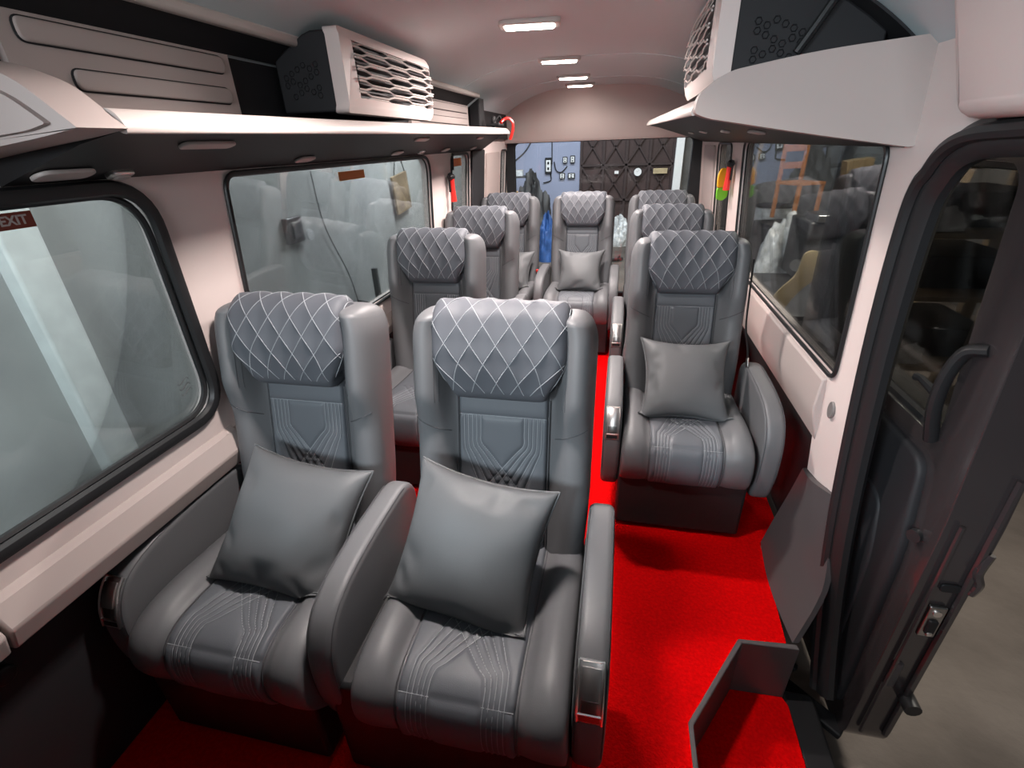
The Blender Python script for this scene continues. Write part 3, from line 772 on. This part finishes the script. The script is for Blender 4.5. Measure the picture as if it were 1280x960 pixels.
# ------------------------------------------------------------------ small fittings
def hammer(x, y, z, sg, label, flip):
    r = empty('emergency_hammer', (x, y, z)); tag(r, label, 'hammer', 'emergency hammers')
    MB().tube([(0, 0, 0), (0, .004, -.06), (0, .01, -.14)], [.017, .017, .021], 8).build('handle', 'red', r)
    MB().tube([(0, -.05, .012), (0, -.02, .016), (0, .03, .010)], [.014, .024, .017], 8).build('head', 'black', r)
    MB().box((-sg * .012 * -1, .0, -.03), (.01, .05, .10)).build('bracket', 'black', r, bevel=.003)
hammer(xl(1.30) + .035, 3.25, 1.31, -1, 'red emergency hammer with black head on the pillar behind the second left window', 0)
hammer(xr(1.30) - .035, 3.52, 1.33, 1, 'red emergency hammer on the pillar behind the big right window', 0)
m = MB(); m.tube([(xl(1.4) + .03, 3.30, 1.46), (xl(1.4) + .03, 3.29, 1.36)], .006, 5); tag(m.build('hanging_strap', 'black'), 'thin black strap hanging above the left emergency hammer', 'strap')
r = empty('ribbon_tag', (xr(1.25) - .05, 3.60, 1.30)); tag(r, 'yellow and green ribbon hanging beside the right emergency hammer', 'ribbon')
MB().puff(rpoly([(-.055, -.02), (-.03, .02), (.04, .01), (.06, -.03), (.05, -.10), (-.05, -.10)], .02), .016, .010, lambda a, b, t: (a * .8, t + .5 * a, b)).build('upper_bow', 'yellow', r)
MB().puff(rpoly([(-.05, -.10), (.05, -.10), (.055, -.16), (.01, -.185), (-.045, -.17)], .02), .014, .009, lambda a, b, t: (a * .8, t + .5 * a, b)).build('lower_bow', 'green', r)

def text_mesh(name, body, size, m, parent):
    cu = bpy.data.curves.new(name, 'FONT'); cu.body = body; cu.size = size; cu.extrude = .0004; cu.align_x = 'CENTER'; cu.align_y = 'CENTER'; cu.offset = .0006
    t = bpy.data.objects.new(name, cu); COL.objects.link(t)
    dg = bpy.context.evaluated_depsgraph_get(); me = bpy.data.meshes.new_from_object(t.evaluated_get(dg)); bpy.data.objects.remove(t)
    o = bpy.data.objects.new(name, me); me.materials.append(M[m]); COL.objects.link(o); o.parent = parent; return o
def sticker(y, z, w, h, label, txt, size):
    r = empty('exit_sticker', (xl(z) - .0145, y, z)); tag(r, label, 'sticker', 'window stickers'); r.rotation_euler = (R_(90), 0, R_(90))
    MB().box((0, 0, 0), (w, h, .001)).build('backing', 'maroon' if txt else 'orange', r)
    if txt: t = text_mesh('lettering', txt, size, 'palegrey', r); t.location = (0, 0, .0009)
sticker(.742, 1.402, .072, .030, 'dark red sticker reading EXIT in pale letters at the top of the big left window', 'EXIT', .024)
sticker(2.05, 1.405, .22, .034, 'plain orange strip sticker at the top of the second left window', '', 0)
sticker(3.52, 1.40, .20, .05, 'pale orange sticker on the narrow left window', '', 0)
# faint maker's mark etched in the corner of the big pane
m = MB()
for k_ in range(3): m.tube([(xl(.9) - .0135, .985 + .018 * math.cos(a_) , .905 + .016 * k_ + .006 * math.sin(2 * a_)) for a_ in np.linspace(0, PI, 9)], .0011, 4)
tag(m.build('glass_etching', 'ink'), 'small dark etched mark in the lower rear corner of the big left window', 'mark')

# ------------------------------------------------------------------ sliding door, parked open outside the right wall
dr = empty('sliding_door', (0, 0, 0)); tag(dr, 'dark glossy side door slid open outside the right pillar', 'door', kind='thing')
DX0, DX1 = .865, 1.0
outer = rpoly([(1.135, -.40), (2.30, -.40), (2.30, 1.52), (1.22, 1.52), (1.145, 1.25), (1.135, .5)], [.10, .1, .1, .08, .1, .1], 6)
hole = rpoly([(1.275, .76), (2.20, .76), (2.20, 1.43), (1.31, 1.43)], .06, 6)
def dxi(y, z): return (DX0 - .05 * max(0, z - .7), y, z)
MB().plate(outer, [hole], dxi, (.130, 0, 0)).build('body', 'paint', dr, angle=30, bevel=.014, bseg=3)
MB().plate(hole, [], lambda y, z: (DX0 + .05 - .05 * max(0, z - .7), y, z), (.005, 0, 0)).build('pane', 'dglass', dr, smooth=False)
MB().tube([(dxi(y, z)[0] + .03, y, z) for y, z in hole], .018, 8, closed=True).build('pane_seal', 'rubber', dr)
tp = rpoly([(1.20, -.30), (2.22, -.30), (2.22, .70), (1.27, .70), (1.215, .42)], [.05, .1, .1, .06, .08], 6)
MB().puff(tp, .016, .012, lambda y, z, t: (DX0 - .008 + t, y, z)).build('inner_panel', 'charcoal', dr, angle=50)
tp = rpoly([(1.29, -.1), (2.15, -.1), (2.15, .50), (1.36, .50), (1.30, .30)], [.05, .1, .1, .06, .08], 6)
MB().puff(tp, .012, .010, lambda y, z, t: (DX0 - .020 + t, y, z)).build('armrest_panel', 'charcoal', dr, angle=50)
# pull handle beside the glass
m = MB().tube(catmull([(.855, 1.22, 1.04), (.83, 1.255, 1.02), (.82, 1.27, .95), (.825, 1.275, .86), (.85, 1.28, .76)], 5), [.020] * 21, 10, flat=.8); m.build('pull_handle', 'black', dr)
MB().tube([(.815, 1.28, .90), (.81, 1.34, .91), (.81, 1.36, .905)], [.012, .009, .011], 8).build('release_lever', 'black', dr)
# fittings on the leading edge
def face(y, x, z, a, b, h, m, name, par=dr, r=.006):
    return MB().puff(rrect(-a, a, -b, b, r, 4), h, min(h, a, b) * .6, lambda p, q, t: (x + p, y + t, z + q)).build(name, m, par)
lt = face(1.128, .935, .255, .022, .060, .006, 'steel', 'latch_plate')
MB().tube([(.935, 1.118, .292), (.935, 1.126, .292)], .011, 10).build('latch_bolt', 'chrome', lt)
face(1.120, .935, .240, .012, .026, .006, 'black', 'latch_jaw', lt)
face(1.118, .935, .215, .008, .008, .006, 'chrome', 'latch_screw', lt)
face(1.130, .94, .385, .024, .014, .004, 'black', 'drain_hole', r=.012)
face(1.132, .915, .0, .014, .055, .005, 'greytrim', 'vent_plate')
MB().tube(catmull([(.985, 1.128, .52), (.975, 1.122, .46), (.99, 1.122, .42), (.985, 1.126, .38)], 5), .012, 8).build('striker_loop', 'paint', dr)
MB().tube([(.90, 1.125, -.3), (.90, 1.124, .2), (.895, 1.126, .6)], .006, 6).build('edge_flange', 'paint', dr)
MB().tube([(.972, 1.128, -.3), (.972, 1.127, .3), (.968, 1.130, .75)], .009, 6).build('outer_flange', 'paint', dr)
MB().tube([(.98, 1.09, -.10), (.98, 1.15, -.10)], .024, 12).build('rubber_stop', 'rubber', dr)
MB().tube([(.86, 1.20, .50), (.845, 1.19, .50)], .018, 14).build('guide_roller', 'rubber', dr)
m = MB(); m.bar((.70, 1.30, -.36), (.88, 1.16, -.385), .06, .03); m.bar((.70, 1.32, -.33), (.74, 1.30, -.26), .03, .03); m.build('support_arm', 'black', dr, bevel=.006)
# body sill below the opening
struct(MB().box((.72, .55, -.33), (.10, 1.3, .13)).build('trim_17', 'black', bevel=.01))

# ------------------------------------------------------------------ the workshop outside
struct(MB().box((0, 7, -.60), (30, 34, .10)).build('ground', 'concrete'))
struct(MB().box((-2.75, 4.0, 1.2), (.25, 20, 3.6)).build('wall_workshop_left', 'plaster'))
struct(MB().box((-2.60, 1.66, 1.2), (.12, .17, 3.6)).build('column', 'column', bevel=.015))
struct(MB().box((-1.75, 12.1, 1.5), (1.62, .2, 4.2)).build('wall_workshop_back', 'blue'))
struct(MB().box((3.3, 12.1, 1.5), (4.2, .2, 4.2)).build('wall_workshop_back_right', 'darkwall'))
struct(MB().box((4.4, 5.0, 1.2), (.2, 15, 3.6)).build('wall_workshop_right', 'darkwall'))
# brown steel gate
g = empty('steel_gate', (.06, 12.0, -.55)); tag(g, 'brown steel gate with crossed braces beyond the rear window', 'gate')
MB().box((0, .06, 1.5), (2.0, .03, 3.0)).build('sheet', 'gate', g)
for k in range(5): 
    x = -1.0 + .5 * k; MB().box((x, 0, 1.5), (.05, .06, 3.0)).build('upright', 'gatebar', g)
for z in (.05, .82, 1.55, 2.3, 2.95): MB().box((0, -.005, z), (2.0, .05, .045)).build('rail', 'gatebar', g)
for k in range(4):
    for z0, z1 in ((.82, 1.55), (1.55, 2.3)):
        x0, x1 = -1.0 + .5 * k, -.5 + .5 * k
        m = MB(); m.bar((x0, -.01, z0), (x1, -.01, z1), .03, .02, (0, 1, 0)); m.bar((x0, -.01, z1), (x1, -.01, z0), .03, .02, (0, 1, 0)); m.build('cross_brace', 'gatebar', g)
c = empty('wall_clock', (.32, 11.93, .85)); tag(c, 'round white clock hanging on the brown gate', 'clock')
MB().tube([(0, 0, 0), (0, -.03, 0)], .085, 28).build('dial', 'white', c)
MB().tube([(.088 * math.cos(t), -.03, .088 * math.sin(t)) for t in np.linspace(0, 2 * PI, 28, endpoint=False)], .008, 6, closed=True).build('rim', 'black', c)
m = MB(); m.bar((0, -.034, 0), (.02, -.034, .055), .006, .003); m.bar((0, -.034, 0), (-.035, -.034, .015), .006, .003); m.build('hands', 'black', c)
m = MB().box((-.14, 11.95, .85), (.09, .01, .06)); tag(m.build('paper_note', 'white'), 'small white note on the brown gate left of the clock', 'note')
m = MB().box((.80, 11.93, .86), (.30, .03, .11)); tag(m.build('yellow_board', 'ply', bevel=.004), 'yellowish board fixed to the brown gate right of the clock', 'board')
struct(MB().box((1.16, 11.95, 1.0), (.16, .2, 3.1)).build('trim_18', 'white'))
# switchgear on the blue wall
def wbox(name, x, z, w, h, mt, label, grp='switch boxes on the blue wall'):
    r = empty(name, (x, 11.97, z)); tag(r, label, 'switch', grp)
    MB().box((0, 0, 0), (w, .06, h)).build('case', mt, r, bevel=.006)
    MB().box((0, -.032, 0), (w * .7, .006, h * .7)).build('face_plate', 'white', r, bevel=.002)
    for q in (-1, 1): MB().box((0, -.04, q * h * .17), (w * .28, .012, h * .16)).build('switch', 'black', r)
    return r
wbox('fuse_box', -1.68, 1.02, .15, .34, 'black', 'tall black-framed fuse box on the blue wall')
wbox('switch_box', -1.30, 1.13, .10, .14, 'junk', 'small switch box on the blue wall, upper row left')
wbox('switch_box', -1.13, 1.14, .10, .16, 'junk', 'small switch box on the blue wall, upper row right')
wbox('switch_box', -1.36, .80, .12, .13, 'junk', 'small switch box on the blue wall, lower row left')
wbox('switch_box', -1.15, .80, .16, .12, 'junk', 'small switch box on the blue wall, lower row right')
m = MB(); m.tube([(-1.60, 11.98, 1.05), (-1.60, 11.98, 2.6)], .012, 6); tag(m.build('conduit', 'junk'), 'thin grey conduit rising from the fuse box on the blue wall', 'pipe')
m = MB(); m.tube(catmull([(-1.55, 11.97, 1.1), (-1.50, 11.97, .92), (-1.38, 11.97, .88), (-1.25, 11.97, 1.0)], 6), .012, 6); tag(m.build('wire', 'black'), 'drooping black wire between the switch boxes on the blue wall', 'wire', 'loose wires on the blue wall')
m = MB(); m.tube(catmull([(-1.63, 11.97, .85), (-1.62, 11.97, .72), (-1.70, 11.97, .68), (-1.80, 11.97, .66)], 6), .012, 6); tag(m.build('wire', 'black'), 'short wire curling below the fuse box on the blue wall', 'wire', 'loose wires on the blue wall')
m = MB(); m.tube(catmull([(-2.45, 11.97, 1.15), (-2.2, 11.97, 1.35), (-2.0, 11.97, 1.65), (-1.8, 11.97, 1.95)], 6), .014, 6); tag(m.build('wire', 'junk'), 'long slack cable sweeping up the left of the blue wall', 'wire', 'loose wires on the blue wall')
# rack and clutter left of the blue wall
r = empty('shelf_rack', (-2.30, 10.85, -.55)); tag(r, 'cluttered metal rack in front of the blue wall', 'rack')
for x in (-.35, .35):
    for y in (-.2, .2): MB().box((x, y, .75), (.04, .04, 1.5)).build('post', 'junk', r)
for z in (.15, .6, 1.05, 1.42): MB().box((0, 0, z), (.74, .44, .03)).build('shelf', 'junk', r)
def carton(x, y, z, w, d, h, mt, label, grp=None, name='carton'):
    rr = empty(name, (x, y, z), .1); tag(rr, label, 'box', grp)
    MB().box((0, 0, h / 2), (w, d, h)).build('body', mt, rr, bevel=.006)
    MB().box((0, 0, h + .002), (w * .96, .05, .004)).build('tape', 'ply', rr)
carton(-2.45, 10.85, .885, .22, .3, .16, 'white', 'white box on top of the rack by the blue wall')
carton(-2.15, 10.85, .885, .18, .3, .11, 'foil', 'silvery box on top of the rack by the blue wall')
carton(-1.95, 8.8, -.55, .34, .3, 1.30, 'cardboard', 'tall brown carton standing in front of the rack')
def heap(name, c, d, mt, label, cat, seed):
    m = MB(); n = 26; P = []
    for i in range(n + 1):
        row = []
        for j in range(2 * n):
            a = 2 * PI * j / (2 * n); t = PI / 2 * i / n
            w = 1 + .28 * noise.noise(Vector((math.cos(a) * 2 + seed, math.sin(a) * 2, t * 2))) + .12 * noise.noise(Vector((math.cos(a) * 6 + seed, math.sin(a) * 6, t * 6)))
            row.append((d[0] * math.cos(a) * math.cos(t) * w, d[1] * math.sin(a) * math.cos(t) * w, d[2] * math.sin(t) * w))
        P.append(row)
    m.loft(P, caps=True); o = m.build(name, mt, angle=60); o.location = c; tag(o, label, cat); return o
heap('scrap_heap', (-1.72, 10.0, -.55), (.40, .28, 1.35), 'junk', 'dark heap of scrap sloping down right of the rack', 'heap', 2)
heap('tarpaulin_bundle', (-1.33, 9.3, -.55), (.16, .16, .80), 'bluetarp', 'bundle of blue tarpaulin on the workshop floor', 'tarpaulin', 5)
heap('scrap_heap', (-.02, 11.0, -.55), (.30, .3, .55), 'foil', 'greyish bundle of film at the foot of the brown gate', 'heap', 9)
# small things on the floor behind the van
for i, (x, y) in enumerate([(-1.35, 8.4), (-1.2, 7.6), (-1.05, 8.95), (-.02, 9.3)]):
    m = MB(); m.bar((x - .12, y, -.52), (x + .12, y + .06, -.50), .05, .05); m.bar((x, y - .1, -.48), (x + .05, y + .12, -.47), .04, .04)
    tag(m.build('metal_offcut', 'junk', bevel=.004), 'dark metal offcut on the pale floor, ' + ['second closest to the rear window', 'closest to the rear window', 'just in front of the tarpaulin', 'in front of the brown gate'][i], 'scrap', 'metal offcuts on the workshop floor')
# seen through the second left window
w_ = empty('socket_box', (-2.60, 3.60, .93)); tag(w_, 'grey socket box on the workshop wall behind the second left window', 'socket')
MB().box((0, 0, 0), (.05, .20, .20)).build('case', 'greytrim', w_, bevel=.008); MB().box((.03, .0, .0), (.02, .10, .13)).build('cover', 'junk', w_, bevel=.004)
MB().tube([(.03, .15, -.06), (.05, .15, -.06)], .045, 14).build('plug', 'foil', w_)
m = MB(); m.bar((-2.45, 4.55, -.55), (-2.45, 4.55, .40), .05, .05); m.bar((-2.45, 4.55, .0), (-2.45, 4.15, .16), .04, .04); tag(m.build('angle_post', 'junk', bevel=.004), 'thin dark post with a side strut against the left workshop wall', 'post')
w_ = empty('hanging_board', (-2.58, 5.75, 1.02)); tag(w_, 'small dark square board hung by strings on the left workshop wall', 'board')
MB().box((0, 0, 0), (.03, .42, .42), Matrix.Rotation(.12, 3, 'X')).build('board', 'timber', w_, bevel=.004)
MB().tube([(0, -.15, .2), (0, .0, .55), (0, .18, .18)], .008, 5).build('string', 'black', w_)
m = MB(); m.tube(catmull([(-2.6, 4.0, 1.35), (-2.6, 4.05, .9), (-2.6, 4.3, .4), (-2.6, 4.4, .0)], 6), .006, 5); tag(m.build('wire', 'junk'), 'thin dark wire running down the left workshop wall', 'wire', 'wires on the left workshop wall')
# timber rack and clutter on the right
r = empty('timber_rack', (2.25, 4.05, -.55)); tag(r, 'tall timber storage rack beyond the open side door', 'rack')
for x in (-.5, .62):
    for y in (-.45, .5): MB().box((x, y, 1.25), (.09, .07, 2.5)).build('post', 'timber', r, bevel=.004)
for z in (.55, 1.05, 1.45, 1.85, 2.2): MB().box((.05, 0, z), (1.2, 1.0, .035)).build('shelf', 'timber', r, bevel=.003)
m = MB(); m.bar((-.5, .55, 1.45), (.6, .55, 2.3), .06, .03); m.build('brace', 'timber', r)
it = [('scrap_bin', .55, 'junk', 'dark bin on the lowest rack shelf'), ('scrap_bin', 1.05, 'junk', 'dark bin on the second rack shelf from below'), ('scrap_bin', 1.45, 'charcoal', 'dark bin on the middle rack shelf'), ('scrap_bin', 1.85, 'junk', 'dark bin on the rack shelf below the top')]
for i, (nm, z, mt, lb) in enumerate(it):
    b = MB(); w = .50; b.loft([[(2.25 + .05 + sx2 * (w / 2 + k * .02), 4.05 + sy2 * (.30 + k * .02), -.55 + z + .02 + k * .22) for sx2, sy2 in ((-1, -1), (1, -1), (1, 1), (-1, 1))] for k in (0, 1)])
    tag(b.build(nm, mt, bevel=.01), lb, 'bin', 'bins on the timber rack')
lb = ['crumpled silvery film on the lowest rack shelf', 'crumpled silvery film on the second rack shelf from below', 'crumpled silvery film on the middle rack shelf', 'crumpled silvery film on the rack shelf below the top']
for i, (x, y, z) in enumerate([(2.05, 3.615, .022), (2.6, 3.615, .522), (2.0, 3.615, .922), (2.5, 3.615, 1.322)]):
    heap('plastic_film', (x, y, z), (.10, .035, .13), 'foil', lb[i], 'film', 20 + i)
# plywood template, wooden chair and machine seen through the right window
pw = [(-.12, -.34), (.03, -.34), (.08, .03), (.12, .20), (.22, .36), (.32, .47), (.355, .60), (.32, .70), (.25, .73), (.185, .69), (.165, .58), (.13, .48), (.03, .36), (-.05, .22), (-.10, .08)]
o = MB().puff(catmull(pw, 5, True), .009, .003, lambda a, b, t: (a, t, b)).build('plywood_template', 'ply'); o.location = (1.53, 4.98, -.21); o.rotation_euler = (-.08, 0, 0)
tag(o, 'curved pale plywood piece standing outside the big right window', 'plywood')
r = empty('workbench', (2.15, 6.0, -.55)); tag(r, 'dark workbench outside the big right window', 'bench')
MB().box((0, 0, .38), (1.6, 1.8, .05)).build('bench_top', 'junk', r, bevel=.006)
for x in (-.7, .7):
    for y in (-.8, .8): MB().box((x, y, .18), (.08, .08, .36)).build('leg', 'junk', r)
r = empty('steel_machine', (2.6, 6.7, -.12)); tag(r, 'grey machine with dark cabinet standing on the workbench', 'machine')
MB().box((0, 0, .35), (.9, .7, .70)).build('cabinet', 'junk', r, bevel=.03); MB().box((-.1, -.2, .74), (.6, .4, .08)).build('table', 'steel', r, bevel=.01)
MB().tube([(-.46, -.3, .2), (-.50, -.34, .2)], .07, 16).build('hand_wheel', 'steel', r)
r = empty('wooden_chair', (2.55, 8.3, .36), .5); tag(r, 'orange wooden chair standing upside on clutter outside the right window', 'chair')
r['label'] = 'orange wooden chair raised above the clutter outside the right window'
for x in (-.2, .2):
    for y in (-.2, .2): MB().box((x, y, .55 if y > 0 else .24), (.045, .045, 1.1 if y > 0 else .48)).build('leg', 'orangewood', r, bevel=.004)
MB().box((0, 0, .49), (.46, .46, .04)).build('seat', 'orangewood', r, bevel=.006)
for z in (.72, .95): MB().box((0, .2, z), (.42, .03, .09)).build('back_rail', 'orangewood', r, bevel=.004)
r = empty('storage_crate', (2.6, 8.3, -.55), .2); tag(r, 'dark wooden crate under the orange chair outside', 'crate')
MB().box((0, 0, .42), (.9, .8, .84)).build('body', 'junk', r, bevel=.01)
for z in (.1, .42, .74): MB().box((0, -.41, z), (.92, .03, .10)).build('slat', 'timber', r)
heap('plastic_film', (2.2, 7.4, -.55), (.28, .28, .95), 'foil', 'large crumpled clear film heap standing on the floor beyond the workbench', 'film', 31)
for i, (x, y, h, tl) in enumerate([(3.25, 6.0, 2.3, .1), (3.1, 7.6, 2.5, -.12), (1.9, 9.2, 2.2, .15)]):
    m = MB(); m.bar((x, y, -.55), (x + tl * 2, y + .1, -.55 + h), .07, .05); tag(m.build('timber_plank', 'timber', bevel=.004), 'leaning timber plank outside the right windows, ' + ['behind the workbench', 'behind the steel machine', 'farthest from the van'][i], 'plank', 'leaning planks outside')
r = empty('hose_reel', (2.7, 9.8, -.55)); tag(r, 'pale drum standing far behind outside the right windows', 'drum')
MB().tube([(0, 0, 0), (0, 0, .9)], .32, 24).build('drum', 'foil', r); MB().tube([(0, 0, .9), (0, 0, .93)], .335, 24).build('lid', 'junk', r)

# ------------------------------------------------------------------ camera
f, p, yw, rl, h = 598.3358, .4651, .2241, -.0371, 1.5027
F = Vector((-math.sin(yw) * math.cos(p), math.cos(yw) * math.cos(p), -math.sin(p)))
R0 = Vector((math.cos(yw), math.sin(yw), 0)); U0 = R0.cross(F)
Rv = R0 * math.cos(rl) + U0 * math.sin(rl); Uv = -R0 * math.sin(rl) + U0 * math.cos(rl)
cam = bpy.data.cameras.new('camera'); co = bpy.data.objects.new('camera', cam); COL.objects.link(co)
co.matrix_world = Matrix(((Rv.x, Uv.x, -F.x, 0), (Rv.y, Uv.y, -F.y, 0), (Rv.z, Uv.z, -F.z, h), (0, 0, 0, 1)))
cam.sensor_fit = 'HORIZONTAL'; cam.sensor_width = 36; cam.lens = 36 * f / 1280; cam.clip_start = .02
SC.camera = co

# ------------------------------------------------------------------ workshop lights, added front fill and world
def area(name, loc, tgt, sx2, sy2, e, col):
    L = bpy.data.lights.new(name, 'AREA'); L.shape = 'RECTANGLE'; L.size = sx2; L.size_y = sy2; L.energy = e; L.color = col
    o = bpy.data.objects.new(name, L); COL.objects.link(o); o.location = loc
    o.rotation_euler = (Vector(tgt) - Vector(loc)).to_track_quat('-Z', 'Y').to_euler(); return o
area('workshop_tube_left', (-1.9, 1.5, 3.1), (-2.6, 2.0, .8),  .2, 2.4, 66, (.97, 1.0, .97))
area('workshop_tube_left', (-1.9, 5.5, 3.1), (-2.6, 5.5, .8), .2, 2.4, 340, (.88, .94, 1.0))
area('workshop_tube_back', (-.6, 9.0, 3.6), (-.6, 11.5, .6), 2.6, .3, 170, (.86, .92, 1.0))
area('workshop_tube_right', (2.4, 4.8, 3.4), (2.2, 5.5, 0), .3, 2.4, 380, (1.0, .93, .82))
area('front_fill_high', (-1.45, -1.2, 1.85), (-.2, 1.2, .9), 1.0, .4, 92, (.80, .93, 1.0))  # unseen fill light added in front to brighten the seat backs
area('front_fill_low', (-.35, -1.7, 1.78), (-.2, 1.5, 1.3), 1.2, .3, 24, (.88, .95, 1.0))  # second unseen fill, added to lift the ceiling and headers
struct(MB().box((-.50, .10, .50), (1.50, .05, 1.0)).build('front_light_block', 'black', bevel=.01))  # unseen panel added to keep the front fill off cushions and floor
w = bpy.data.worlds.new('world'); SC.world = w; w.use_nodes = True
w.node_tree.nodes['Background'].inputs[0].default_value = (.9, .95, 1.0, 1); w.node_tree.nodes['Background'].inputs[1].default_value = .04
SC.view_settings.view_transform = 'Standard'; SC.view_settings.look = 'None'; SC.view_settings.exposure = 0.5; SC.view_settings.gamma = 1.0; SC.view_settings.use_curve_mapping = False
